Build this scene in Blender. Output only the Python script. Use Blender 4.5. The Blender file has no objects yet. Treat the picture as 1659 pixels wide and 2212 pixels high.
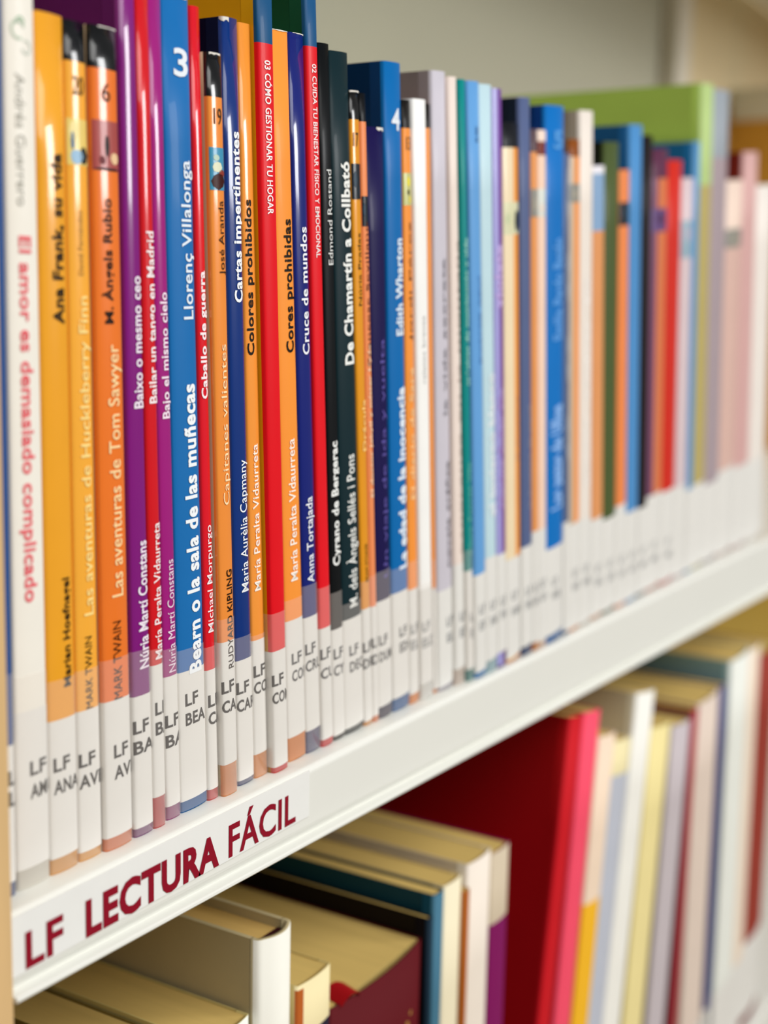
import bpy, bmesh, math, random
from mathutils import Vector, Matrix
random.seed(7)
SC = bpy.context.scene
COL = SC.collection

# ------------------------------------------------------------------ camera
cam_d = bpy.data.cameras.new('camera'); cam = bpy.data.objects.new('camera', cam_d); COL.objects.link(cam)
cam_d.sensor_fit = 'HORIZONTAL'; cam_d.sensor_width = 36.0; cam_d.lens = 2853.0 / 1659.0 * 36.0
cam_d.clip_start = 0.01; cam_d.clip_end = 50
R = ((0.5173, -0.1162, 0.8479), (-0.8555, -0.0954, 0.5089), (0.0218, -0.9886, -0.1488))
cam.matrix_world = Matrix(((R[0][0], -R[0][1], -R[0][2], -0.2218), (R[1][0], -R[1][1], -R[1][2], -0.2252),
                           (R[2][0], -R[2][1], -R[2][2], 0.138), (0, 0, 0, 1)))
cam_d.dof.use_dof = True; cam_d.dof.focus_distance = 0.370; cam_d.dof.aperture_fstop = 9.3
SC.camera = cam
# ------------------------------------------------------------------ light and exposure
SC.view_settings.view_transform = 'Standard'; SC.view_settings.look = 'None'
SC.view_settings.gamma = 1.0; SC.view_settings.use_curve_mapping = False; SC.view_settings.exposure = -0.05
wd = bpy.data.worlds.new('room_light'); SC.world = wd; wd.use_nodes = True
wd.node_tree.nodes['Background'].inputs[0].default_value = (1.0, 0.995, 0.97, 1)
wd.node_tree.nodes['Background'].inputs[1].default_value = 0.13
def area(name, loc, target, sx, sy, power, col):
    l = bpy.data.lights.new(name, 'AREA'); l.shape = 'RECTANGLE'; l.size = sx; l.size_y = sy
    l.energy = power; l.color = col
    o = bpy.data.objects.new(name, l); COL.objects.link(o); o.location = loc
    o.rotation_euler = (Vector(target) - Vector(loc)).to_track_quat('-Z', 'Y').to_euler(); return o
area('window_light', (2.0, -2.3, 0.95), (0.1, 0, 0.1), 0.70, 1.15, 42, (1.0, 1.0, 1.0))
area('ceiling_lamp', (-0.1, -1.7, 1.7), (0.3, 0, 0), 3.2, 1.6, 62, (1.0, 0.99, 0.965))
SC.cycles.use_denoising = True
SC.cycles.max_bounces = 6; SC.cycles.transparent_max_bounces = 12

# ------------------------------------------------------------------ materials
def lin(h):
    v = [int(h[i:i+2], 16) / 255 for i in (0, 2, 4)]
    return tuple((c / 12.92 if c <= .04045 else ((c + .055) / 1.055) ** 2.4) for c in v) + (1,)
MC = {}
def mat(h, rough=0.3, kind='plain', coat=0.0, bump=0.0):
    key = (h, rough, kind, coat)
    if key in MC: return MC[key]
    m = bpy.data.materials.new(kind + '_' + h); m.use_nodes = True; nt = m.node_tree; N = nt.nodes; L = nt.links
    b = N['Principled BSDF']; c = lin(h); b.inputs['Base Color'].default_value = c
    b.inputs['Roughness'].default_value = rough; b.inputs['Coat Weight'].default_value = coat
    b.inputs['Coat Roughness'].default_value = 0.07; b.inputs['Specular IOR Level'].default_value = 0.25 if coat > .1 else 0.12
    tc = N.new('ShaderNodeTexCoord'); no = N.new('ShaderNodeTexNoise'); ra = N.new('ShaderNodeMix'); ra.data_type = 'RGBA'
    mp = N.new('ShaderNodeMapping'); L.new(tc.outputs['Object'], mp.inputs[0]); L.new(mp.outputs[0], no.inputs['Vector'])
    def blend(f0, f1, scale, sc3=(1, 1, 1), detail=3):
        mp.inputs['Scale'].default_value = sc3; no.inputs['Scale'].default_value = scale; no.inputs['Detail'].default_value = detail
        L.new(no.outputs['Fac'], ra.inputs['Factor'])
        ra.inputs['A'].default_value = tuple(min(1, x * f0) for x in c[:3]) + (1,)
        ra.inputs['B'].default_value = tuple(min(1, x * f1) for x in c[:3]) + (1,)
        L.new(ra.outputs['Result'], b.inputs['Base Color'])
    if kind == 'laminate':
        blend(0.95, 1.05, 60)
        bu = N.new('ShaderNodeBump'); bu.inputs['Strength'].default_value = 0.05; bu.inputs['Distance'].default_value = 0.0004
        n2 = N.new('ShaderNodeTexNoise'); n2.inputs['Scale'].default_value = 70
        L.new(tc.outputs['Object'], n2.inputs['Vector']); L.new(n2.outputs['Fac'], bu.inputs['Height']); L.new(bu.outputs[0], b.inputs['Normal'])
    elif kind == 'mottled': blend(0.7, 1.25, 40, detail=6)
    elif kind == 'pages': blend(0.80, 1.1, 260, (1, 0.015, 0.015), 4)
    elif kind == 'paper': blend(0.97, 1.02, 120)
    elif kind == 'wood': blend(0.82, 1.12, 30, (4, 4, 0.35), 8)
    elif kind == 'metal': blend(0.985, 1.01, 18)
    MC[key] = m; return m
def film_mat():
    if 'film' in MC: return MC['film']
    m = bpy.data.materials.new('protective_film'); m.use_nodes = True; N = m.node_tree.nodes; L = m.node_tree.links
    b = N['Principled BSDF']; b.inputs['Base Color'].default_value = (0.98, 0.90, 0.84, 1); b.inputs['Roughness'].default_value = 0.18
    t = N.new('ShaderNodeBsdfTransparent'); x = N.new('ShaderNodeMixShader'); x.inputs[0].default_value = 0.15
    L.new(t.outputs[0], x.inputs[1]); L.new(b.outputs[0], x.inputs[2]); L.new(x.outputs[0], N['Material Output'].inputs[0])
    MC['film'] = m; return m

# ------------------------------------------------------------------ object helpers
def link(name, me, parent=None, mats=()):
    for m in mats: me.materials.append(m)
    o = bpy.data.objects.new(name, me); COL.objects.link(o)
    if parent: o.parent = parent
    return o
def tag(o, label=None, cat=None, group=None, kind=None):
    for k, v in (('label', label), ('category', cat), ('group', group), ('kind', kind)):
        if v: o[k] = v
    return o
def empty(name, loc):
    o = bpy.data.objects.new(name, None); COL.objects.link(o); o.location = loc; o.empty_display_size = .01; return o
def mesh(verts, faces, smooth=False, mi=None):
    me = bpy.data.meshes.new('m'); me.from_pydata(verts, [], faces)
    if smooth: me.shade_smooth()
    if mi: me.polygons.foreach_set('material_index', mi)
    me.update(); return me
BOXF = [(0, 3, 2, 1), (4, 5, 6, 7), (0, 1, 5, 4), (1, 2, 6, 5), (2, 3, 7, 6), (3, 0, 4, 7)]
def box_mesh(x0, x1, y0, y1, z0, z1, bev=0.0):
    me = mesh([(x0, y0, z0), (x1, y0, z0), (x1, y1, z0), (x0, y1, z0), (x0, y0, z1), (x1, y0, z1), (x1, y1, z1), (x0, y1, z1)], BOXF)
    if bev:
        bm = bmesh.new(); bm.from_mesh(me)
        bmesh.ops.bevel(bm, geom=bm.edges[:], offset=bev, segments=2, affect='EDGES', profile=.5)
        bm.to_mesh(me); bm.free()
    return me
def extrude_x(prof, xs, dz=None):
    """closed y,z outline carried along x; dz(x, z) may shift a point"""
    n = len(prof); V = []; F = []
    for x in xs:
        for (y, z) in prof: V.append((x, y, dz(x, z) if dz else z))
    for s in range(len(xs) - 1):
        for i in range(n):
            j = (i + 1) % n; F.append((s * n + i, s * n + j, (s + 1) * n + j, (s + 1) * n + i))
    F.append(tuple(range(n - 1, -1, -1))); F.append(tuple(range((len(xs) - 1) * n, len(xs) * n)))
    return mesh(V, F)

# ------------------------------------------------------------------ lettering
TXT = {}
def text_mesh(s, bold, slim=1.0):
    key = (s, bold)
    if key not in TXT:
        cu = bpy.data.curves.new('t', 'FONT'); cu.body = s; cu.size = 1.0; cu.offset = bold; cu.resolution_u = 3
        cu.space_character = 1.0 + bold * 2
        o = bpy.data.objects.new('t', cu); COL.objects.link(o)
        dg = bpy.context.evaluated_depsgraph_get(); dg.update()
        me = bpy.data.meshes.new_from_object(o.evaluated_get(dg))
        vs = [tuple(v.co[:2]) for v in me.vertices]; fs = [tuple(p.vertices) for p in me.polygons]
        x0 = min(v[0] for v in vs); x1 = max(v[0] for v in vs)
        bpy.data.objects.remove(o); bpy.data.curves.remove(cu); bpy.data.meshes.remove(me)
        TXT[key] = (vs, fs, x0, x1)
    return TXT[key]
CAP = 0.70   # cap height of the built-in font at size 1

# ------------------------------------------------------------------ a book
class Book:
    def __init__(s, name, X, zb, zt, y0, depth, cover, bands, hard=False, rough=0.28, coat=0.35, page_tone='f2eacb'):
        s.xlb, s.xlt, s.xrb, s.xrt = X; s.zb, s.zt, s.y0, s.D = zb, zt, y0, depth
        s.H = zt - zb; s.hard = hard
        s.w = ((s.xrb - s.xlb) + (s.xrt - s.xlt)) / 2
        s.lean = ((s.xlb - s.xlt) + (s.xrb - s.xrt)) / 2 / s.H
        s.base = ((s.xlb + s.xrb) / 2, y0, zb + abs(s.lean) * s.w / 2)
        s.root = empty(name, s.base)
        # outline of the spine as arc length -> (x, y, nx, ny)
        w = s.w; rc = min(0.0008 if not hard else 0.0022, w * .2); b = w * (.042 if not hard else .12); pts = []
        if hard: b = min(b, .0022)
        pts.append((-w / 2, .006)); pts.append((-w / 2, b + rc + .0006))
        for k in range(0, 4):
            a = math.pi - (math.pi / 2 - .22) * k / 3; pts.append((-w / 2 + rc + rc * math.cos(a), b + rc - rc * math.sin(a)))
        x0 = pts[-1][0]; yb = pts[-1][1]
        for k in range(1, 8):
            t = k / 8; x = x0 + (-2 * x0) * t; pts.append((x, yb * (2 * t - 1) ** 2))
        pts += [(-p[0], p[1]) for p in pts[5::-1]]
        arc = [0]
        for p, q in zip(pts, pts[1:]): arc.append(arc[-1] + math.hypot(q[0] - p[0], q[1] - p[1]))
        s.half = arc[-1] / 2; s.arc = [a - s.half for a in arc]; s.pts = pts
        s.nrm = []
        for i in range(len(pts)):
            p, q = pts[max(i - 1, 0)], pts[min(i + 1, len(pts) - 1)]; d = math.hypot(q[0] - p[0], q[1] - p[1]) or 1
            s.nrm.append(((q[1] - p[1]) / d, -(q[0] - p[0]) / d))
        s.face = s.half - .006 + b          # half arc that faces the reader
        s.cover = cover; s.bands = bands
        km = 'laminate'
        s.cm = mat(cover, .5, km, 0)
        # spine
        zs = sorted({0.0, s.H} | {b_[0] - zb for b_ in bands} | {s.H * k / 6 for k in range(1, 6)})
        ms = [s.cm] + [mat(b_[1], rough, km, coat) for b_ in bands]
        V = [s.P(u, z, 0) for z in zs for u in s.arc]; n = len(s.arc); F = []; MI = []
        for i in range(len(zs) - 1):
            zm = (zs[i] + zs[i + 1]) / 2 + zb; bi = max(k for k, b_ in enumerate(bands) if zm < b_[0] + 1e-9)
            for j in range(n - 1):
                F.append((i * n + j, i * n + j + 1, (i + 1) * n + j + 1, (i + 1) * n + j))
                MI.append(0 if j in (0, n - 2) else bi + 1)
        # inner skin gives the cover its thickness
        t = .0004 if not hard else .0016; off = len(V)
        V += [s.P(u, z, -t) for z in zs for u in s.arc]
        m_ = (len(zs) - 1) * n
        for i in range(len(zs) - 1):
            for j in range(n - 1):
                F.append((off + i * n + j, off + (i + 1) * n + j, off + (i + 1) * n + j + 1, off + i * n + j + 1)); MI.append(0)
        for j in range(n - 1):
            F.append((m_ + j, m_ + j + 1, off + m_ + j + 1, off + m_ + j)); MI.append(0)
            F.append((j + 1, j, off + j, off + j + 1)); MI.append(0)
        link('spine', mesh(V, F, True, MI), s.root, ms)
        # boards and pages
        for nm, sd in (('back_cover', -1), ('front_cover', 1)):
            link(nm, s.slab(sd * w / 2, sd * (w / 2 - t), .0058, depth, 0, s.H), s.root, [s.cm])
        ins = .0006 if not hard else .0032
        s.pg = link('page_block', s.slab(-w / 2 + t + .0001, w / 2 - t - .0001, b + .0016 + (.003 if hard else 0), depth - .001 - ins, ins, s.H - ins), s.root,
             [mat('d8b46c' if hard else page_tone, .85, 'pages')])  # the hardcover's page colour carries lower-shelf shade too
        if hard:
            link('headband', s.slab(-w / 2 + t + .0006, w / 2 - t - .0006, b + .0012, b + .0046, s.H - ins - .001, s.H - ins + .0006), s.root, [mat('3a1018', .7)])
    def P(s, u, z, off, raw=None):
        """arc length u across the spine, height z, offset outwards -> local point"""
        A = s.arc; u = max(A[0], min(A[-1], u)); i = 0
        while i < len(A) - 2 and u > A[i + 1]: i += 1
        f = (u - A[i]) / (A[i + 1] - A[i])
        px, py = [s.pts[i][k] + (s.pts[i + 1][k] - s.pts[i][k]) * f for k in (0, 1)]
        nx, ny = [s.nrm[i][k] + (s.nrm[i + 1][k] - s.nrm[i][k]) * f for k in (0, 1)]
        return s.Q(px + nx * off, py + ny * off, z)
    def Q(s, x, y, z):
        t = z / s.H; xl = s.xlb + (s.xlt - s.xlb) * t; xr = s.xrb + (s.xrt - s.xrb) * t
        k = (xr - xl) / s.w
        return ((xl + xr) / 2 + x * k - s.base[0], y, z + x * s.lean)
    def slab(s, xa, xb, y0, y1, z0, z1):
        if xa > xb: xa, xb = xb, xa
        V = [s.Q(x, y, z) for z in (z0, z1) for (x, y) in ((xa, y0), (xb, y0), (xb, y1), (xa, y1))]
        return mesh(V, BOXF)
    def patch(s, name, u0, u1, z0, z1, material, off, parent=None):
        us = [u0] + [a for a in s.arc if u0 + 1e-5 < a < u1 - 1e-5] + [u1]; zs = [z0, (z0 + z1) / 2, z1]
        n = len(us); V = [s.P(u, z - s.zb, off) for z in zs for u in us]
        F = [(i * n + j, i * n + j + 1, (i + 1) * n + j + 1, (i + 1) * n + j) for i in range(2) for j in range(n - 1)]
        return link(name, mesh(V, F, True), parent or s.root, [material])
    def put(s, vs, fs, fn, name, material, off, clip=None, parent=None):
        """flat glyphs: (x, y) -> fn -> (u, z), cut at the folds of the spine and laid on it"""
        bm = bmesh.new(); bv = []
        for v in vs:
            u, z = fn(*v); bv.append(bm.verts.new((u, 0, z)))
        for f in fs:
            try: bm.faces.new([bv[i] for i in f])
            except ValueError: pass
        us = [v.co.x for v in bm.verts]; lo, hi = min(us), max(us)
        lim = clip if clip else (s.arc[0] + .002, s.arc[-1] - .002)
        for c, sg in ((lim[0], -1), (lim[1], 1)):
            if (sg < 0 and lo < c) or (sg > 0 and hi > c):
                bmesh.ops.bisect_plane(bm, geom=bm.verts[:] + bm.edges[:] + bm.faces[:], plane_co=(c, 0, 0), plane_no=(sg, 0, 0), clear_outer=True)
        for a in s.arc:
            if lo < a < hi:
                bmesh.ops.bisect_plane(bm, geom=bm.verts[:] + bm.edges[:] + bm.faces[:], plane_co=(a, 0, 0), plane_no=(1, 0, 0))
        for v in bm.verts: v.co = Vector(s.P(v.co.x, v.co.z - s.zb, off))
        if len(bm.faces) == 0: bm.free(); return
        for f in bm.faces:
            f.normal_update()
            if f.normal.y > 0: f.normal_flip()
        me = bpy.data.meshes.new('m'); bm.to_mesh(me); bm.free()
        return link(name, me, parent or s.root, [material])
    def title(s, string, z0, z1, uc, cap, h, bold):
        vs, fs, x0, x1 = text_mesh(string, bold); L = x1 - x0; ch = cap * s.w
        u_c = (uc - .5) * s.w
        if z1 > z0: fn = lambda x, y: (u_c + ch / 2 - y / CAP * ch, z0 + (x - x0) / L * (z1 - z0))
        else: fn = lambda x, y: (u_c - ch / 2 + y / CAP * ch, z0 + (x - x0) / L * (z1 - z0))
        s.put(vs, fs, fn, 'title_lettering', mat(h, .45), .00018)
    def upright(s, string, zbase, uc, h, cap=None, width=None, bold=0.0, name='numeral', u_left=None, off=.00018, parent=None):
        vs, fs, x0, x1 = text_mesh(string, bold); k = cap / CAP; kx = (width / (x1 - x0)) if width else k
        ul = u_left if u_left is not None else (uc - .5) * s.w - (x1 - x0) * kx / 2
        return s.put(vs, fs, lambda x, y: (ul + (x - x0) * kx, zbase + y * k), name, mat(h, .5), off, parent=parent)
    def label(s, zt, zb, film, lf):
        wrap = s.half - .001
        zb_ = max(zb, s.zb + .0012)
        p = s.patch('spine_label', -wrap, wrap, zb_, zt, mat('e6e4df', .42, 'paper', .15), .00010)
        if lf:
            code, uf, z1, z2 = lf
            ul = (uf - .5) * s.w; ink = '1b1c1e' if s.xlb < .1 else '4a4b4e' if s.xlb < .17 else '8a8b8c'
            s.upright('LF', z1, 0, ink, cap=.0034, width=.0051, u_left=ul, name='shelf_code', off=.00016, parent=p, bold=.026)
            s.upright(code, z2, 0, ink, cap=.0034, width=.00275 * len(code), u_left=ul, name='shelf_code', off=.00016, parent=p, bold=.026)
        if film:
            s.patch('protective_film', -wrap, wrap, s.zb + .0004, film, film_mat(), .00022)
PICS = {
 'a': ('f0cf72', [(.05, .55, .45, 1, 'f6e4a0'), (.1, .75, .0, .38, '9cc0dc'), (.55, .95, 0, .45, '20282c'), (.15, .35, .3, .75, '5c7c9c')]),
 'b': ('a84c48', [(0, 1, 0, .06, '140a08'), (.4, .6, .25, .75, '1a0c0c'), (.6, .95, .12, .4, 'e8c498'), (.2, .45, .1, .3, '6a1c20')]),
 'c': ('3c90b4', [(0, 1, 0, .42, '3c1814'), (.1, .8, .4, .68, 'dfe2c4'), (.5, .95, .3, .5, '8c3a30'), (.2, .6, .68, .85, 'b8d0c0')]),
 'd': ('101a24', [(.1, .5, .3, .8, '2c4050'), (.5, .9, .1, .4, '26323c')]),
 'e': ('c8c880', [(.3, .8, .55, .9, 'e8dc48'), (.35, .7, .3, .5, '4c4418'), (.5, .95, .05, .3, 'dcd058')]),
 'f': ('e2e0b8', [(.62, 1, 0, .8, '1a2a38'), (.1, .4, .3, .7, 'c8d0a8')]),
 'g': ('8c8c84', [(.2, .7, .2, .7, 'a8a090')]), 'h': ('dfe4dc', [(.2, .7, .1, .5, 'ecd8c8')]),
 'i': ('64487c', [(.2, .8, .3, .8, '54385c')]), 'j': ('9cb8c8', [(.2, .8, .4, .9, 'b8b4c4')]),
}
GLOSS = {'B2', 'B3', 'B4', 'B5', 'B6', 'B7', 'B9', 'B10', 'B11', 'B12', 'B15', 'B19'}
def make_book(row, zb=0.0, depth=.145):
    k, X, h, y0, cover, bands, lab, texts, lf, extra, desc = row
    b = Book('book', X, zb, zb + h, y0, depth, cover, bands, rough=.24 if k in GLOSS else .38, coat=.8 if k in GLOSS else .05)
    tag(b.root, desc, 'book', 'books on the upper shelf')
    fc = b.w / 2
    for e in extra:
        if e[0] == 'num':
            cp = (e[4] if len(e) > 4 else .42) * b.w
            if len(e) > 4: b.upright(e[1], e[2], e[3], e[5], cap=.0066, width=cp, bold=.02)
            else: b.upright(e[1], e[2], e[3], '3a2818', cap=.0042, width=cp * (1.2 if len(e[1]) > 1 else .7), bold=0)
        elif e[0] == 'pic':
            z0, z1 = e[1], e[2]; base, blobs = PICS[e[3]]
            p = b.patch('cover_picture', -fc * .98, fc * .98, z0, z1, mat(base, .3, 'mottled', .3), .00008)
            for (a0, a1, c0, c1, hx) in blobs:
                pts = [(-fc + 2 * fc * (a0 + (a1 - a0) * (.5 + .5 * math.cos(t * .7854) * random.uniform(.8, 1))),
                        z0 + (z1 - z0) * (c0 + (c1 - c0) * (.5 + .5 * math.sin(t * .7854) * random.uniform(.8, 1)))) for t in range(8)]
                b.put(pts, [tuple(range(8))], lambda x, y: (x, y), 'picture_detail', mat(hx, .3), .00014, parent=p)
        elif e[0] == 'chip':
            a0, a1 = -fc + 2 * fc * e[1], -fc + 2 * fc * e[2]; zt_ = zb + h - .00002
            pts = [(a0, zt_), (a1, zt_)] + [(a1 + (a0 - a1) * t / 5, zt_ - e[3] * random.uniform(.35, 1)) for t in range(6)]
            b.put(pts, [tuple(range(8))], lambda x, y: (x, y), 'worn_edge', mat('e6e2da', .6), .00012)
        elif e[0] == 'curl':
            for (cx, cz, r, a0, a1, hx) in ((-.0008, e[1], .0022, 20, 300, 'b8c8b4'), (.0016, e[1] - .0034, .0016, -160, 120, 'c4ccc0'), (-.0002, e[1] + .0016, .0013, 0, 200, '7cae84')):
                n = 14; an = [math.radians(a0 + (a1 - a0) * t / n) for t in range(n + 1)]
                pts = [(cx + r * math.cos(a), cz + r * math.sin(a)) for a in an] + [(cx + r * .72 * math.cos(a), cz + r * .72 * math.sin(a)) for a in an]
                b.put(pts, [(t, t + 1, n + 2 + t, n + 1 + t) for t in range(n)], lambda x, y: (x, y), 'emblem', mat(hx, .5), .00012)
        elif e[0] == 'half':
            ztop = bands[-1][0]
            b.patch('spine_stripe', -fc * 1.02, -fc + 2 * fc * e[2], zb + .001, ztop, mat(e[1], .32, 'laminate', .3), .00007)
    for t in texts: b.title(*t)
    if lab: b.label(lab[0], lab[1], lab[2], lf)
    return b

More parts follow.
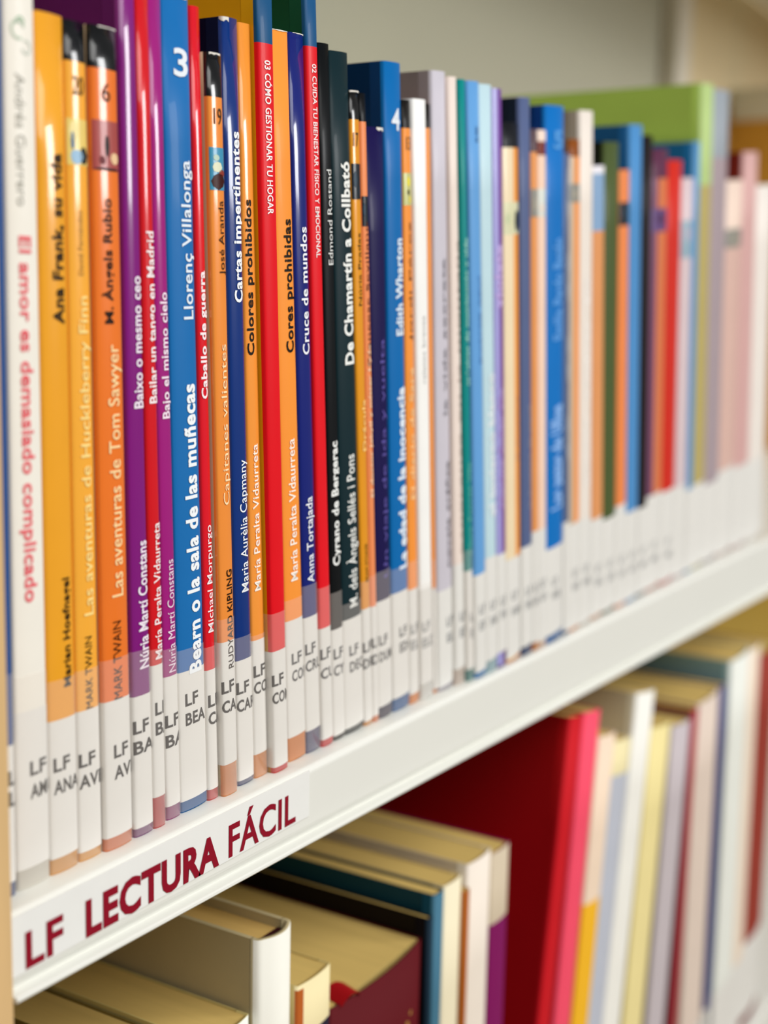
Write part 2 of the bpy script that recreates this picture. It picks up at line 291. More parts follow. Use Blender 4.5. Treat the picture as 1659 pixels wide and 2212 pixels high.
# upper row: id, x (left base, left top, right base, right top), height, y, cover colour, spine bands, label, lettering, shelf code, extras, label text
UP = [
 ["B0", [-0.01535, -0.01236, -0.01188, -0.01089], 0.25, 0.0, "1c3f78", [[0.25, "2a4f8c"]], [0.03688, 0.00348, 0.05392], [], ["L", 0.3, 0.02723, 0.02218], [], "thin dark blue book squeezed between the wooden side panel and the cream book"],
 ["B1", [-0.01101, -0.01001, -0.00047, -0.00124], 0.25, 0.0, "c9c4ba", [[0.25, "eeeae0"]], [0.0437, 0.00499, 0.05237], [["Andrés Guerrero", 0.18826, 0.1599, 0.45, 0.3, "b0aea4", 0], ["El amor es demasiado complicado", 0.15332, 0.06967, 0.52, 0.37, "e8606a", 0.02]], ["AMO", 0.38, 0.0277, 0.02199], [["curl", 0.19754]], "thick cream book with red title reading downwards, beside the thin dark blue book"],
 ["B2", [-0.00016, -0.00078, 0.00922, 0.00768], 0.20278, 0.0, "c87810", [[0.20278, "efa528"]], [0.03894, 0.004, 0.04892], [["Ana Frank, su vida", 0.13387, 0.17248, 0.6, 0.38, "15120c", 0.03], ["Marian Hoefnagel", 0.0467, 0.07358, 0.66, 0.26, "15120c", 0.02]], ["ANA", 0.12, 0.0261, 0.02045], [], "amber orange paperback with bold black title, next to the cream book"],
 ["B3", [0.00955, 0.00801, 0.01765, 0.01479], 0.20262, 0.0, "e0a040", [[0.20262, "080b10"], [0.1937, "f7ae3a"]], [0.03905, 0.00235, 0.04941], [["Las aventuras de Huckleberry Finn", 0.06287, 0.14041, 0.55, 0.42, "fbe08f", 0.01], ["David Fernández", 0.14527, 0.16022, 0.5, 0.2, "a07830", 0], ["MARK TWAIN", 0.03925, 0.05761, 0.5, 0.3, "3a2a10", 0]], ["AVE", 0.03, 0.02466, 0.01911], [["num", "20", 0.18636, 0.55], ["pic", 0.17044, 0.18088, "a"]], "yellow orange paperback with black top band and pale yellow title"],
 ["B4", [0.01795, 0.01508, 0.02792, 0.02405], 0.20279, -0.0012, "d8b890", [[0.20279, "06080b"], [0.19326, "ee7826"]], [0.03961, 0.00341, 0.0504], [["Las aventuras de Tom Sawyer", 0.06613, 0.12895, 0.55, 0.42, "fbd9a0", 0.01], ["M. Àngels Rubio", 0.13397, 0.16353, 0.45, 0.3, "2a1408", 0.02], ["MARK TWAIN", 0.03961, 0.05992, 0.5, 0.3, "3a1a08", 0]], ["AVE", 0.3, 0.02435, 0.01868], [["num", "6", 0.18591, 0.5], ["pic", 0.16998, 0.18148, "b"], ["chip", 0.25, 0.95, 0.0006]], "deep orange paperback with black top band, touching the purple book"],
 ["B5", [0.02904, 0.02456, 0.03626, 0.03011], 0.235, -0.001, "5c1458", [[0.235, "80127a"]], [0.03835, 0.00237, 0.05045], [["Baixo o mesmo ceo", 0.11295, 0.14566, 0.62, 0.54, "f3e8f4", 0.02], ["Núria Martí Constans", 0.04537, 0.07901, 0.62, 0.52, "f3e8f4", 0.02]], ["BAI", 0.0, 0.02838, 0.02283], [], "tall purple paperback with white title, after the two black-banded books"],
 ["B6", [0.03656, 0.03088, 0.04128, 0.0356], 0.217, -0.001, "b01020", [[0.217, "d4101c"]], [0.04516, 0.00872, 0.04954], [["Bailar un tango en Madrid", 0.11396, 0.15686, 0.6, 0.62, "fbeef0", 0.02], ["María Peralta Vidaurreta", 0.04665, 0.08306, 0.6, 0.6, "fbeef0", 0.01]], ["BAI", 0.2, 0.03151, 0.02601], [], "narrow red paperback between the purple and the magenta ones"],
 ["B7", [0.04284, 0.03645, 0.04868, 0.04129], 0.214, 0.0, "6a0a50", [[0.214, "a0187c"]], [0.04043, 0.00386, 0.04809], [["Bajo el mismo cielo", 0.10965, 0.14199, 0.55, 0.52, "f6e4f2", 0.02], ["Núria Martí Constans", 0.04145, 0.0722, 0.55, 0.5, "f0dcec", 0.0]], ["BAJ", 0.03, 0.0263, 0.02068], [], "magenta paperback with white title, next to the large blue book"],
 ["B8", [0.04908, 0.04163, 0.06057, 0.05209], 0.2155, 0.0, "1a5a94", [[0.2155, "1a6cb0"]], [0.0402, 0.0032, 0.04643], [["Llorenç Villalonga", 0.13503, 0.17549, 0.66, 0.38, "e4eef8", 0.015], ["Bearn o la sala de las muñecas", 0.03904, 0.11811, 0.6, 0.45, "f2f7fb", 0.035]], ["BEA", 0.2, 0.03034, 0.02477], [["num", "3", 0.19616, 0.6, 0.55, "e8eef6"], ["chip", 0.3, 0.95, 0.0007]], "wide blue book whose shelf code reads BEA, beside the crimson red paperback"],
 ["B9", [0.06087, 0.05243, 0.06547, 0.05638], 0.21443, 0.0, "b0102c", [[0.21443, "de1024"]], [0.03835, 0.00317, 0.04503], [["Caballo de guerra", 0.1141, 0.14794, 0.45, 0.52, "fdeff2", 0.03], ["Michael Morpurgo", 0.0491, 0.07942, 0.5, 0.5, "fdeff2", 0.005]], ["CAB", 0.12, 0.02761, 0.02244], [], "crimson red paperback touching the wide blue book"],
 ["B10", [0.06577, 0.05713, 0.07207, 0.06342], 0.2038, -0.0018, "d9c8a4", [[0.2038, "06080b"], [0.19275, "f2913a"]], [0.04564, 0.00943, 0.05233], [["José Aranda", 0.14705, 0.16648, 0.62, 0.36, "3a200a", 0], ["Capitanes valientes", 0.0845, 0.12859, 0.55, 0.4, "fce3b4", 0.0], ["RUDYARD KIPLING", 0.03752, 0.06613, 0.62, 0.38, "221208", 0.01]], ["CAP", 0.0, 0.03073, 0.02498], [["num", "19", 0.18587, 0.55], ["pic", 0.1691, 0.18, "c"], ["chip", 0.1, 0.8, 0.0007]], "short orange paperback with black top and a ship picture on the spine"],
 ["B11", [0.07487, 0.06565, 0.08248, 0.07241], 0.21434, 0.0, "020828", [[0.21434, "06307a"]], [0.03797, 0.0015, 0.04486], [["Cartas impertinentes", 0.13985, 0.18534, 0.6, 0.5, "f2f6fb", 0.03], ["Maria Aurèlia Capmany", 0.05786, 0.09609, 0.6, 0.46, "f2f6fb", 0.005]], ["CAR", 0.0, 0.02802, 0.02268], [["chip", -0.1, 0.35, 0.0013]], "navy paperback with bold white title, between two orange ones"],
 ["B12", [0.08278, 0.07272, 0.0893, 0.07799], 0.21415, 0.0, "d88424", [[0.21415, "f79a3c"]], [0.04243, 0.00739, 0.04397], [["Colores prohibidos", 0.12542, 0.16806, 0.35, 0.46, "14100c", 0.02], ["María Peralta Vidaurreta", 0.05719, 0.10018, 0.45, 0.44, "fff6ea", 0.01]], ["COL", 0.05, 0.0313, 0.02617], [], "light orange paperback with black title against the mustard cover"],
 ["B13", [0.0896, 0.07692, 0.09684, 0.08417], 0.24, -0.0022, "d9a010", [[0.24, "14507e"], [0.20993, "e0121e"]], [0.03799, 0.00176, 0.0496], [["03 CÓMO GESTIONAR TU HOGAR", 0.20551, 0.1644, 0.5, 0.36, "fdf2f2", 0.02]], ["COM", 0.0, 0.02734, 0.02185], [], "tall red book with blue top and mustard cover, numbered 03"],
 ["B14", [0.10021, 0.08731, 0.10976, 0.09571], 0.21531, 0.0, "c87420", [[0.21531, "f6963a"]], [0.0449, 0.00767, 0.0514], [["Cores prohibidas", 0.12568, 0.16388, 0.6, 0.42, "14100c", 0.02], ["María Peralta Vidaurreta", 0.05696, 0.10027, 0.5, 0.38, "fff6ea", 0.01]], ["COR", 0.25, 0.0309, 0.02542], [["chip", 0.0, 1.0, 0.0004]], "light orange paperback with black title, to one side of the dark blue one"],
 ["B15", [0.11006, 0.09596, 0.11794, 0.10339], 0.216, 0.0, "0a1030", [[0.216, "0c1c74"]], [0.04422, 0.00726, 0.05438], [["Cruce de mundos", 0.12501, 0.16222, 0.56, 0.44, "f2f5fc", 0.02], ["Anna Tortajada", 0.05491, 0.08186, 0.5, 0.44, "f2f5fc", 0.01]], ["CRU", 0.05, 0.03226, 0.02683], [["chip", 0.2, 1.0, 0.0004]], "royal blue paperback with white title beside the red spine numbered 02"],
 ["B16", [0.11824, 0.10207, 0.12445, 0.10805], 0.24, -0.0005, "0b4a34", [[0.24, "145080"], [0.21357, "e21622"]], [0.03926, 0.00231, 0.05248], [["02 CUIDA TU BIENESTAR FÍSICO Y EMOCIONAL", 0.20874, 0.15378, 0.55, 0.36, "fdf2f2", 0.01]], ["CUI", 0.0, 0.02912, 0.02267], [], "tall red book with blue top and dark green cover, numbered 02"],
 ["B17", [0.12549, 0.11074, 0.13242, 0.11656], 0.21573, 0.0, "0a0e12", [[0.21573, "090c0f"]], [0.03729, 0.0015, 0.04952], [["Edmond Rostand", 0.1519, 0.17988, 0.6, 0.44, "e8eae8", 0.0], ["Cyrano de Bergerac", 0.05808, 0.09791, 0.5, 0.56, "eef0ee", 0.035]], ["CYR", 0.1, 0.02742, 0.0218], [], "black paperback with white lettering, next to the red spine numbered 02"],
 ["B18", [0.13272, 0.11694, 0.14426, 0.12706], 0.21464, 0.0, "0c2024", [[0.21464, "10282e"]], [0.039, 0.0019, 0.04444], [["De Chamartín a Collbató", 0.12132, 0.1829, 0.62, 0.48, "f0f2ee", 0.035], ["M. dels Àngels Sellés i Pons", 0.04262, 0.0928, 0.52, 0.42, "f0f2ee", 0.01]], ["DEC", 0.25, 0.02644, 0.02089], [], "dark teal book with bold white title, taller than the amber one beside it"],
 ["B19", [0.14456, 0.12814, 0.14963, 0.13338], 0.2049, 0.0, "c08010", [[0.2049, "060708"], [0.19642, "e8991c"]], [0.04074, 0.00151, 0.05023], [["Núria Pradas", 0.13996, 0.16238, 0.55, 0.34, "3a280a", 0], ["Drácula", 0.09349, 0.11017, 0.65, 0.42, "f9d080", 0.02], ["BRAM STOKER", 0.04981, 0.06286, 0.55, 0.3, "3a280a", 0]], ["DRA", 0.0, 0.02578, 0.02011], [["num", "17", 0.18842, 0.45], ["pic", 0.17263, 0.18333, "d"], ["chip", 0.0, 0.95, 0.0007]], "short amber paperback with black top, beside the dark teal book"],
 ["B20", [0.14993, 0.13368, 0.15358, 0.13735], 0.20488, 0.0, "d07040", [[0.20488, "0a0c10"], [0.19646, "ee8e58"]], [0.0407, 0.00208, 0.0514], [["Francesc Sevillano", 0.12118, 0.16623, 0.5, 0.4, "5a2a14", 0], ["El doctor Jekyll y míster Hyde", 0.07786, 0.12785, 0.5, 0.45, "fbd0a8", 0.03]], ["DRJ", 0.0, 0.02631, 0.02042], [["pic", 0.16481, 0.17401, "d"]], "short salmon paperback wedged against the dark violet book"],
 ["B21", [0.15388, 0.13839, 0.1629, 0.14855], 0.19552, 0.0, "120a28", [[0.19552, "181048"]], [0.04159, 0.00407, 0.05188], [["Un viaje de ida y vuelta", 0.04919, 0.12928, 0.6, 0.3, "5a509a", 0.01]], ["DUM", 0.1, 0.02606, 0.02028], [["chip", 0.5, 1.0, 0.0012]], "short dark violet book with a white chipped top corner"],
 ["B22", [0.16385, 0.14794, 0.17487, 0.15838], 0.21682, 0.0, "06305a", [[0.21682, "0668ae"]], [0.04254, 0.00458, 0.05121], [["Edith Wharton", 0.13029, 0.16187, 0.66, 0.46, "e0ecf8", 0.03], ["La edad de la inocencia", 0.05035, 0.11304, 0.66, 0.48, "e4effb", 0.04]], ["EDA", 0.35, 0.02636, 0.02066], [["num", "4", 0.19608, 0.58, 0.5, "e8eef6"]], "wide blue book with deep navy cover beside a short violet book"],
 ["B23", [0.1752, 0.15948, 0.18152, 0.16471], 0.20665, 0.0, "e0a888", [[0.20665, "15110e"], [0.19778, "f4953c"]], [0.04208, 0.0035, 0.05226], [["Jordi Pérez", 0.12839, 0.16805, 0.6, 0.3, "5a2a10", 0], ["El diario de Sara", 0.07414, 0.1198, 0.55, 0.45, "fcc888", 0.03]], ["ELD", 0.1, 0.02594, 0.01996], [["num", "13", 0.19097, 0.6], ["pic", 0.17327, 0.18363, "e"]], "short orange paperback with black top beside the white booklet"],
 ["B24", [0.18182, 0.16492, 0.19044, 0.17354], 0.20768, -0.001, "f2f1ee", [[0.20768, "f6f5f2"]], [0.04127, 0.00591, 0.04348], [["relatos breves", 0.11409, 0.13699, 0.5, 0.25, "b8b8b8", 0]], ["ELD", 0.1, 0.02554, 0.01948], [], "narrow white booklet standing proud of its neighbours"],
 ["B24b", [0.1926, 0.17445, 0.19473, 0.17786], 0.20745, 0.0, "e08a40", [[0.20745, "1a1512"], [0.19968, "ee9850"]], [0.03985, 0.0015, 0.05055], [], None, [], "slim orange paperback mostly hidden behind the white booklet"],
 ["B25", [0.19503, 0.17725, 0.20594, 0.1866], 0.21859, -0.001, "85797a", [[0.21859, "cac5cf"]], [0.03813, 0.0015, None], [["la vida secreta", 0.10208, 0.15696, 0.6, 0.25, "8a868e", 0.02], ["novela gráfica", 0.04596, 0.08538, 0.7, 0.25, "7a767e", 0.02]], ["ELL", 0.5, 0.02368, 0.01747], [], "tall lavender grey book with mottled grey cover"],
 ["B26", [0.20624, 0.18695, 0.21343, 0.19259], 0.21803, -0.002, "d0b8a8", [[0.21803, "ecdcd2"]], [0.04661, 0.0061, None], [["esperanza en la montaña", 0.04997, 0.16368, 0.7, 0.2, "b09a90", 0]], ["ESP", 0.4, 0.02447, 0.01815], [], "tall cream pink book beside the thin teal one"],
 ["B27", [0.21373, 0.19289, 0.2188, 0.19683], 0.21801, -0.003, "0a6a64", [[0.21801, "0a8a88"]], [0.0433, 0.00455, 0.05131], [["crónicas de matrimonio y vida", 0.11238, 0.16478, 0.6, 0.5, "9ad8c8", 0.05], ["Clara Torres Vila", 0.04917, 0.08428, 0.6, 0.45, "60b8a8", 0.04]], ["EST", 0.4, 0.02327, 0.01687], [], "tall thin teal green book with pale lettering"],
 ["B28", [0.2191, 0.19712, 0.22777, 0.20553], 0.21809, -0.004, "4a80b8", [[0.21809, "64a0da"]], [0.04079, 0.00218, None], [["un mar", 0.19768, 0.20313, 0.6, 0.3, "30609a", 0.03], ["puerto azul", 0.1198, 0.15135, 0.7, 0.25, "4a80c0", 0.02]], ["EXT", 0.3, 0.025, 0.01855], [], "tall sky blue book next to the thin teal one"],
 ["B29", [0.22817, 0.2059, 0.23752, 0.21555], 0.2184, -0.004, "90b8c4", [[0.2184, "bfdbe4"]], [0.04609, 0.00482, None], [["el invierno blanco", 0.06144, 0.11616, 0.6, 0.55, "e4ecf0", 0.05]], ["FAM", 0.3, 0.02512, 0.01857], [], "tall icy pale blue book before the violet one"],
 ["B30", [0.23794, 0.21596, 0.24547, 0.22366], 0.21842, -0.004, "a8a4e0", [[0.21842, "76489a"]], [0.04608, 0.0061, None], [["violeta", 0.14008, 0.16372, 0.4, 0.6, "c0a8e0", 0.05], ["Marina Soler Pla", 0.06401, 0.11065, 0.5, 0.5, "a080c0", 0.04]], ["FAM", 0.3, 0.02524, 0.01955], [["half", "a8a4e0", 0.42]], "tall violet book with lilac edge"],
 ["B31", [0.24632, 0.22553, 0.25888, 0.23871], 0.20812, -0.004, "e87060", [[0.20812, "12141a"], [0.19906, "ee9838"]], [0.04258, 0.00174, None], [["El fantasma", 0.08124, 0.10665, 0.75, 0.2, "e0a060", 0]], ["FAN", 0.3, 0.02543, 0.01869], [["pic", 0.16772, 0.17953, "f"], ["half", "f3deb8", 0.58]], "short cream and orange paperback with black top, after the violet book"],
 ["B32", [0.26021, 0.23901, 0.27012, 0.24811], 0.21869, -0.004, "141e2c", [[0.21869, "56648c"]], [0.04563, 0.00364, None], [["la frontera de papel", 0.06125, 0.10244, 0.7, 0.3, "9098a8", 0.02]], ["FRA", 0.3, 0.02497, 0.01907], [], "dark navy book with slate blue spine, taller than its neighbours"],
 ["B33", [0.27058, 0.24959, 0.27613, 0.25535], 0.20847, -0.004, "6a5050", [[0.20847, "5c4a50"], [0.2001, "e89a58"]], [0.05097, 0.00345, None], [], ["FRA", 0.2, 0.02528, 0.0193], [["pic", 0.17593, 0.18634, "g"]], "thin orange paperback with dull grey top"],
 ["B34", [0.27659, 0.25577, 0.28385, 0.26356], 0.20896, -0.004, "a05040", [[0.20896, "f0d8c8"], [0.20472, "7a3428"], [0.19958, "f6d4bc"]], [0.05114, 0.00259, None], [], ["GAT", 0.2, 0.02617, 0.02014], [["pic", 0.17644, 0.18698, "h"]], "pale pink paperback with brown band near the top"],
 ["B35", [0.28415, 0.26286, 0.3018, 0.28052], 0.21925, -0.004, "063478", [[0.21925, "0a70c0"]], [0.04119, 0.00307, None], [["Emilia Pardo Bazán", 0.12768, 0.16832, 0.6, 0.5, "5a9ade", 0.05], ["Los pazos de Ulloa", 0.05699, 0.10106, 0.55, 0.6, "88b4ec", 0.06]], ["HER", 0.3, 0.02451, 0.01839], [["num", "5", 0.20318, 0.6, 0.5, "5aa0e0"]], "bright blue book with numeral 5 on its spine"],
 ["B35b", [0.30461, 0.28351, 0.31022, 0.28904], 0.2034, -0.003, "4a5a70", [[0.2034, "5a6a8c"]], [0.05046, 0.0015, None], [["o o o o", 0.07648, 0.19837, 0.5, 0.6, "98a4b8", 0.05]], None, [], "narrow slate blue book with pale dots, beside the bright blue one"],
 ["B36", [0.31074, 0.28891, 0.32174, 0.29986], 0.20952, -0.003, "8a7a60", [[0.20952, "8a4810"], [0.20269, "f39a4e"]], [0.04865, 0.0013, None], [], ["HIS", 0.3, 0.02432, 0.01796], [["half", "c8b49c", 0.35], ["pic", 0.18451, 0.19191, "g"]], "orange paperback with brown top beside the tall off-white book"],
 ["B37", [0.32227, 0.29907, 0.33585, 0.31265], 0.22223, -0.003, "a09484", [[0.22223, "ece2d8"]], [0.04928, 0.0013, None], [["poemas . sombras . luz", 0.06421, 0.15487, 0.5, 0.3, "f8f2ec", 0.05]], ["HIS", 0.3, 0.02448, 0.01802], [], "tall off-white book with taupe cover"],
 ["B38", [0.33884, 0.31752, 0.35245, 0.33053], 0.20195, -0.002, "7090b0", [[0.20195, "e8e4ea"], [0.19872, "88a8cc"], [0.17473, "e09860"]], [0.04711, 0.0013, None], [], ["ISL", 0.3, 0.02169, 0.01506], [], "short paperback with white head, blue middle and orange foot"],
 ["B39", [0.35303, 0.32987, 0.3684, 0.34659], 0.21339, -0.002, "14180e", [[0.21339, "4c5a30"]], [0.04535, 0.0013, None], [], ["JUE", 0.3, 0.02159, 0.01483], [], "olive green book with blackish cover"],
 ["B40", [0.36901, 0.34818, 0.38192, 0.36037], 0.20381, -0.002, "b05a20", [[0.20381, "14181a"], [0.20331, "ee8a4c"]], [0.05004, 0.0013, None], [], ["LAZ", 0.3, 0.02141, 0.01452], [["pic", 0.17907, 0.18923, "d"]], "short orange paperback beside the olive green book"],
 ["B41", [0.38255, 0.35883, 0.39789, 0.37417], 0.22429, -0.002, "1c5c94", [[0.22429, "4e8ec8"]], [0.04508, 0.0013, None], [], ["LEO", 0.3, 0.02158, 0.01456], [], "mid blue book next to the black one"],
 ["B42", [0.40123, 0.37891, 0.41322, 0.39101], 0.22212, -0.001, "14100e", [[0.22212, "1c1416"]], [0.04504, 0.0013, None], [], ["MAR", 0.3, 0.0211, 0.01392], [], "black book between the mid blue and the plum ones"],
 ["B43", [0.4139, 0.39213, 0.43546, 0.41421], 0.21772, -0.001, "5a2444", [[0.21772, "5c2c48"], [0.20406, "d87a4c"]], [0.0495, 0.0013, None], [], ["MIS", 0.3, 0.02136, 0.01405], [["pic", 0.17907, 0.18997, "i"], ["half", "7a4868", 0.3]], "plum topped orange paperback beside the bright red book"],
 ["B44", [0.43618, 0.4152, 0.45523, 0.43527], 0.21491, -0.001, "8a0c0c", [[0.21491, "d02a1c"]], [0.04949, 0.0015, None], [], ["MUJ", 0.3, 0.02067, 0.01318], [], "bright red book near the green one"],
 ["B45", [0.45598, 0.43663, 0.4744, 0.45466], 0.20837, -0.001, "c890a0", [[0.20837, "d8c4c8"]], [0.04986, 0.0013, None], [], None, [["pic", 0.16883, 0.18735, "j"]], "pale pink grey paperback with round top, next to the bright red book"],
 ["B47", [0.47668, 0.45292, 0.48624, 0.46248], 0.22794, -0.0005, "1c6ca4", [[0.22794, "5a94c4"]], [0.04646, 0.0013, None], [], None, [], "deep blue book with wide cover, in front of the green one"],
 ["B48", [0.48857, 0.46262, 0.51011, 0.4818], 0.25829, 0.0, "b0d060", [[0.25829, "b4cc84"], [0.20765, "b8a868"]], [0.04775, 0.0013, None], [], None, [], "very tall lime green book with large plain cover"],
 ["B50", [0.51095, 0.48263, 0.53632, 0.51047], 0.25845, 0.0, "8a4c50", [[0.25845, "9aa2aa"], [0.22377, "a8989e"]], [0.04552, 0.0013, None], [], None, [], "very tall grey mauve book just past the lime green one"],
 ["B51", [0.53722, 0.51575, 0.56892, 0.54567], 0.21473, 0.0, "b07870", [[0.21473, "ecd4c4"], [0.18214, "d8b4a8"]], [0.05103, 0.0013, None], [], None, [["pic", 0.17786, 0.1881, "g"]], "short cream pink paperback after the grey mauve book"],
 ["B52", [0.56989, 0.54465, 0.59877, 0.57253], 0.23312, 0.0, "7a2418", [[0.23312, "d4a8a4"]], [0.05032, 0.0013, None], [], None, [], "dusty pink book with brick red cover"],
 ["B53", [0.5998, 0.57532, 0.63605, 0.61158], 0.21742, 0.0, "c8b8ac", [[0.21742, "ece4dc"]], [0.05116, 0.0013, None], [], None, [], "broad ivory book at the far end of the row"],
]

# ------------------------------------------------------------------ setting
WX0, WX1 = -0.0220, 1.90
DX, DZ0, DZ1 = 1.232, .351, .385
fl = link('floor', box_mesh(-3, 4, -4, 1.5, -1.25, -1.20), None, [mat('a89878', .5, 'wood')]); tag(fl, kind='structure')
wl = link('wall_back', box_mesh(-3, 4, .30, .35, -1.2, 1.8), None, [mat('d8d0bc', .7, 'paper')]); tag(wl, kind='structure')
shelf = empty('bookcase', (0, 0, -1.2)); tag(shelf, 'white metal bookcase with light wooden side panel, holding both rows of books', 'bookcase')
def sp(name, me, m):
    o = link(name, me, None, [m]); o.parent = shelf; o.location = (0, 0, 1.2); return o
white = mat('e5e5de', .38, 'metal', .1)
sp('side_panel', box_mesh(WX0 - .021, WX0, -.0095, .235, -1.2, .85, .0008), mat('dcb884', .45, 'wood'))
sp('side_panel', box_mesh(WX1, WX1 + .021, -.0095, .235, -1.2, .85, .0008), mat('dcb884', .45, 'wood'))
sp('back_panel', box_mesh(WX0, 1.004, .222, .230, -.02, .84), mat('b2b09c', .55, 'metal'))
sp('back_panel', box_mesh(WX0, WX1, .222, .230, -1.19, -.021), mat('b0903c', .5, 'wood'))
sp('back_panel', box_mesh(1.047, WX1, .222, .230, -.02, .365), mat('d8a850', .5, 'wood'))
sp('back_panel', box_mesh(1.047, WX1, .222, .230, .405, .84), mat('ecdcb4', .5, 'wood'))  # same wood as below; brighter light is put into this paler colour
sp('back_panel', box_mesh(1.047, WX1, .222, .230, .3652, .4048), mat('ecdcb4', .5, 'wood'))
sp('divider', box_mesh(DX, DX + .018, -.005, .2215, .0003, DZ0, .0008), mat('d09c40', .5, 'wood'))
sp('divider_top_band', box_mesh(DX - .002, DX + .020, -.005, .2215, DZ0 + .0002, DZ1, .002), mat('dcdccc', .4, 'metal'))  # pale band along the top of the divider
sp('upright_post', box_mesh(1.006, 1.045, .205, .230, -1.19, .84, .003), mat('dcd6c6', .4, 'metal'))
# shelf board: thin deck, rounded nose, front fascia and a small curled lip that holds shelf signs
def board(name, z):
    pr = [(.220, 0)]
    for k in range(0, 6):
        a = math.pi / 2 + math.pi / 2 * k / 5; pr.append((-.0055 + .0020 * math.cos(a), -.0020 + .0020 * math.sin(a)))
    pr += [(-.0075, -.0154), (-.0073, -.0163), (-.0069, -.0172), (-.0064, -.0182), (-.0062, -.0189), (-.0096, -.0191), (-.0101, -.0194), (-.0102, -.0200), (-.0098, -.0205),
           (-.0060, -.0205), (-.0060, -.0030), (-.0045, -.0016), (.220, -.0016)]
    def dz(x, zz):
        if zz > -.008: return zz
        xx = min(max(x, -.022), .70); g = (xx + .022) / .632 * .0140
        return zz - g * (min(1, (-zz - .008) / .006))
    o = sp(name, extrude_x(pr, [WX0 + .0003, .1, .25, .4, .7, WX1 - .0003], dz), white)
    o.location.z = 1.2 + z; return o
for z in (0.0, -.36, .49, -.74): board('shelf_board', z)
# shelf sign
sg = empty('shelf_sign', (.039, -.0076, -.008)); tag(sg, 'white paper strip with dark red capital lettering on the shelf front', 'sign')
link('paper_strip', box_mesh(-.0605, .0605, -.0003, 0, -.0072, .0074), sg, [mat('ebebe8', .5, 'paper')])
def sign_word(s, xa, xb, z0, z1, bold):
    vs, fs, x0, x1 = text_mesh(s, bold); k = (z1 - z0) / CAP
    V = [((xa + (x - x0) / (x1 - x0) * (xb - xa)) - .039, -.00045, z0 + y * k + .008) for x, y in vs]
    me = mesh(V, [tuple(f) for f in fs]); link('sign_lettering', me, sg, [mat('8c0a24', .5)])
sign_word('LF', -.0170, -.0049, -.0143, -.0057, .03)
sign_word('LECTURA', .0027, .0550, -.0145, -.0057, .042)
sign_word('FÁCIL', .0594, .0921, -.0143, -.0050, .018)

# ------------------------------------------------------------------ books, upper shelf
for row in UP: make_book(row, depth=.17 if row[0] in ('B8', 'B22', 'B35', 'B5') else .145 if row[0] not in ('B48', 'B47', 'B50', 'B53') else .20)

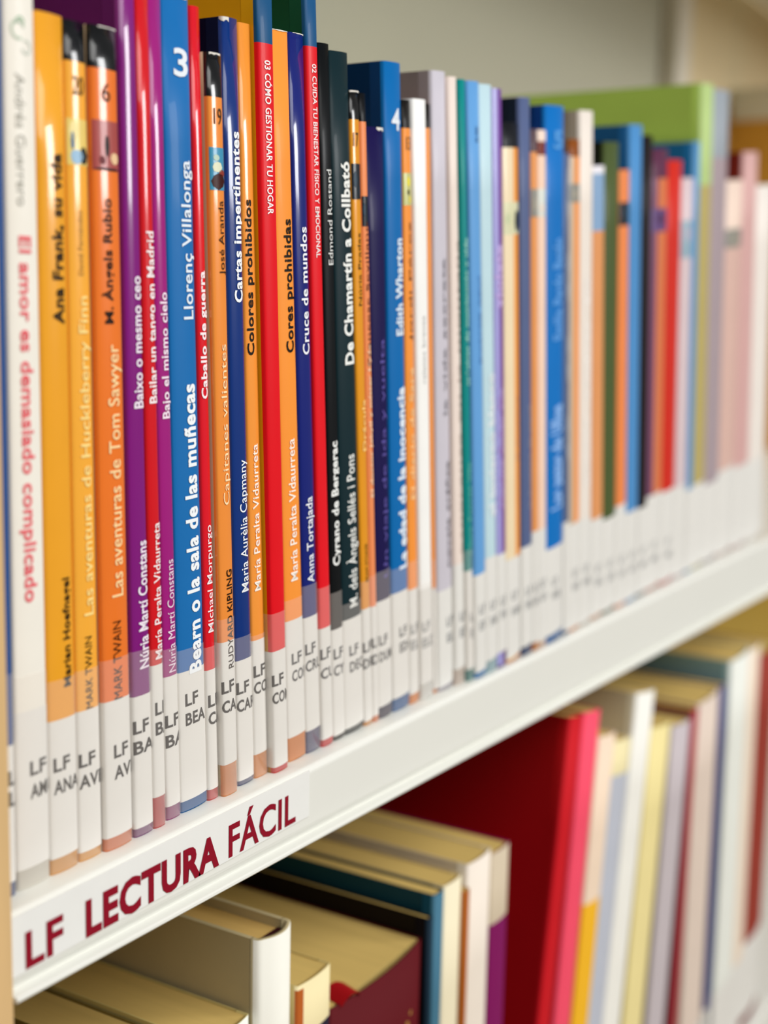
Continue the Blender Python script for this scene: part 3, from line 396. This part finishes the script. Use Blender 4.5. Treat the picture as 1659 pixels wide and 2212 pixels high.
# ------------------------------------------------------------------ books, lower shelf
ZL = -.36
LOW = [  # left x at top, right x at top, top z, lean dx/dz, y, depth, cover, bands, hard, label(z top, z bottom), description
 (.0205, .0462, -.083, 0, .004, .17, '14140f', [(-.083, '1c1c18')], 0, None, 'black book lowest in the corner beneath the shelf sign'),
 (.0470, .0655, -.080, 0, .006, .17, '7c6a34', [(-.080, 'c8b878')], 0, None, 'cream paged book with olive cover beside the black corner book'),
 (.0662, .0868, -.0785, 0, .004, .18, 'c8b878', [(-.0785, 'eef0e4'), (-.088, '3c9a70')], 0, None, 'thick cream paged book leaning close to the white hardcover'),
 (.0885, .1062, -.0546, 0, 0, .19, 'b8aa84', [(-.0546, 'efede2')], 1, None, 'worn white hardcover with dark headband, tallest under the shelf sign'),  # white boards: yellowish shade is put into the cover colour
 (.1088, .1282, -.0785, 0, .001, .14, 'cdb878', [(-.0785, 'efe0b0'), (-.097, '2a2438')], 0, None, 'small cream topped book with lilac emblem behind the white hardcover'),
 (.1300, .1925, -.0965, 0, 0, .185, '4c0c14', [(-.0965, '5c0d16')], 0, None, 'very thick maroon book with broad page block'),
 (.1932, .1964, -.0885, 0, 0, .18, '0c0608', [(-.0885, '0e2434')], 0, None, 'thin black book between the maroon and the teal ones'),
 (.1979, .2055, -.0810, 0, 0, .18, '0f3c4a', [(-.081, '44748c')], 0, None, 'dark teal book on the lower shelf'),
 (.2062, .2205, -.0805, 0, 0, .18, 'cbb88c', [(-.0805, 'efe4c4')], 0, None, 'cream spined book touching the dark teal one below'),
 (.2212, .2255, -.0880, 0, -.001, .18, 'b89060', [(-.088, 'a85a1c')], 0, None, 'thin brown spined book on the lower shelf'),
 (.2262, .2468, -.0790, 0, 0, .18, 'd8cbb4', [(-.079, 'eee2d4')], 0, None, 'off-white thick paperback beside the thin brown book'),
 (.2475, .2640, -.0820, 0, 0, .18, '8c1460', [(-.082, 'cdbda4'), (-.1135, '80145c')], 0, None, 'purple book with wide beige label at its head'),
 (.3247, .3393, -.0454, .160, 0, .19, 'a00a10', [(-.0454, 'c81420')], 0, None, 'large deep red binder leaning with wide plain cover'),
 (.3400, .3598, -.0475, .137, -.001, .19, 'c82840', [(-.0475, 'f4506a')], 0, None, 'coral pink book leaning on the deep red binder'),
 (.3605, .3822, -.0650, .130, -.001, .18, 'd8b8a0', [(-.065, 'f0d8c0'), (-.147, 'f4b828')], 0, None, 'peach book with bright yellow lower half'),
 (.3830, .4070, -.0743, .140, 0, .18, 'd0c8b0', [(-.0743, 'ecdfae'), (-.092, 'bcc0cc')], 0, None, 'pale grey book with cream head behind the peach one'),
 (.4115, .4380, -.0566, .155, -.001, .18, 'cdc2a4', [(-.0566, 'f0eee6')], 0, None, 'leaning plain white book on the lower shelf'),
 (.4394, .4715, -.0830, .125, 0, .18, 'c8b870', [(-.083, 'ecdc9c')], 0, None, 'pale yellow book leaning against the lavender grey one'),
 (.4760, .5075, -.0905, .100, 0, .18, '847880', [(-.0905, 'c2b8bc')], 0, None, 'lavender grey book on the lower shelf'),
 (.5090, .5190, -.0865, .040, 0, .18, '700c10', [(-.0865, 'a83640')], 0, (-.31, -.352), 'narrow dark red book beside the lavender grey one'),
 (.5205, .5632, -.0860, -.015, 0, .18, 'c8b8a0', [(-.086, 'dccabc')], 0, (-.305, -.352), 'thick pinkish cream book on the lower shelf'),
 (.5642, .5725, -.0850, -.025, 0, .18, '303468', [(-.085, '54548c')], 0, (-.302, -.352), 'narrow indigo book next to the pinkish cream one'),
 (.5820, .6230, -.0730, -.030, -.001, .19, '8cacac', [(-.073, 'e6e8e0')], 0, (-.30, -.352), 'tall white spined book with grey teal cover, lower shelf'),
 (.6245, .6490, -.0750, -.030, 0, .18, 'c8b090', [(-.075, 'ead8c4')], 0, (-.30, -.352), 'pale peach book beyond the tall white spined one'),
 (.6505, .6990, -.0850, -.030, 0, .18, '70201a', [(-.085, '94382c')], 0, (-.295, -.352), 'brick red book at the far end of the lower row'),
]
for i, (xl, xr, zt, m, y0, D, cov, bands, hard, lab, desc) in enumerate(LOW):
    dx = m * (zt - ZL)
    b = Book('book', (xl - dx, xl, xr - dx, xr), ZL + .0003, zt, y0, D, cov, bands, bool(hard), rough=.68, coat=0, page_tone='d3b56c')  # aged pages, with lower-shelf shade and warm bounce mixed into their colour
    tag(b.root, desc, 'book', 'books on the lower shelf')
    if lab: b.patch('spine_label', -(b.half - .001), b.half - .001, lab[1], lab[0], mat('e6e4df', .42, 'paper', .15), .0001)
    if i == 4:
        b.patch('spine_stripe', -b.face - .0012, -b.w / 2 + .0028, ZL + .002, zt - .0015, mat('c0642a', .6), .00008)
        pts = [(.0025 + .0065 * math.cos(t * math.tau / 24), -.108 + .0075 * math.sin(t * math.tau / 24)) for t in range(24)]
        b.put(pts, [tuple(range(24))], lambda x, y: (x, y), 'emblem', mat('c0b4d4', .5), .0001)
    if i == 5:
        for (u, z, r) in ((.019, -.126, .0022), (.022, -.122, .0012), (.025, -.131, .0018), (.015, -.131, .0014)):
            pts = [(u + r * math.cos(t * 1.0472) * random.uniform(.6, 1.2), z + r * math.sin(t * 1.0472) * random.uniform(.6, 1.2)) for t in range(6)]
            b.put(pts, [tuple(range(6))], lambda x, y: (x, y), 'gilt_mark', mat('a8783c', .35), .0001)
        # ribbon: a red flap folded over the head of the pages
        V = []; n = 10
        for k in range(n + 1):
            a = k / n; x = -.027 + .011 * a; z = b.H - .0003 + .0022 * math.sin(math.pi * a)
            V += [(x, .001 - .001 * a, z), (x + .0025, .011 - .002 * a, z + .0003)]
        F = [(2 * k, 2 * k + 2, 2 * k + 3, 2 * k + 1) for k in range(n)]
        V += [(x, y, z - .0004) for x, y, z in V]; o = 2 * (n + 1)
        F += [(o + 2 * k, o + 2 * k + 1, o + 2 * k + 3, o + 2 * k + 2) for k in range(n)]
        link('ribbon', mesh(V, F, True), b.root, [mat('a01018', .5)])
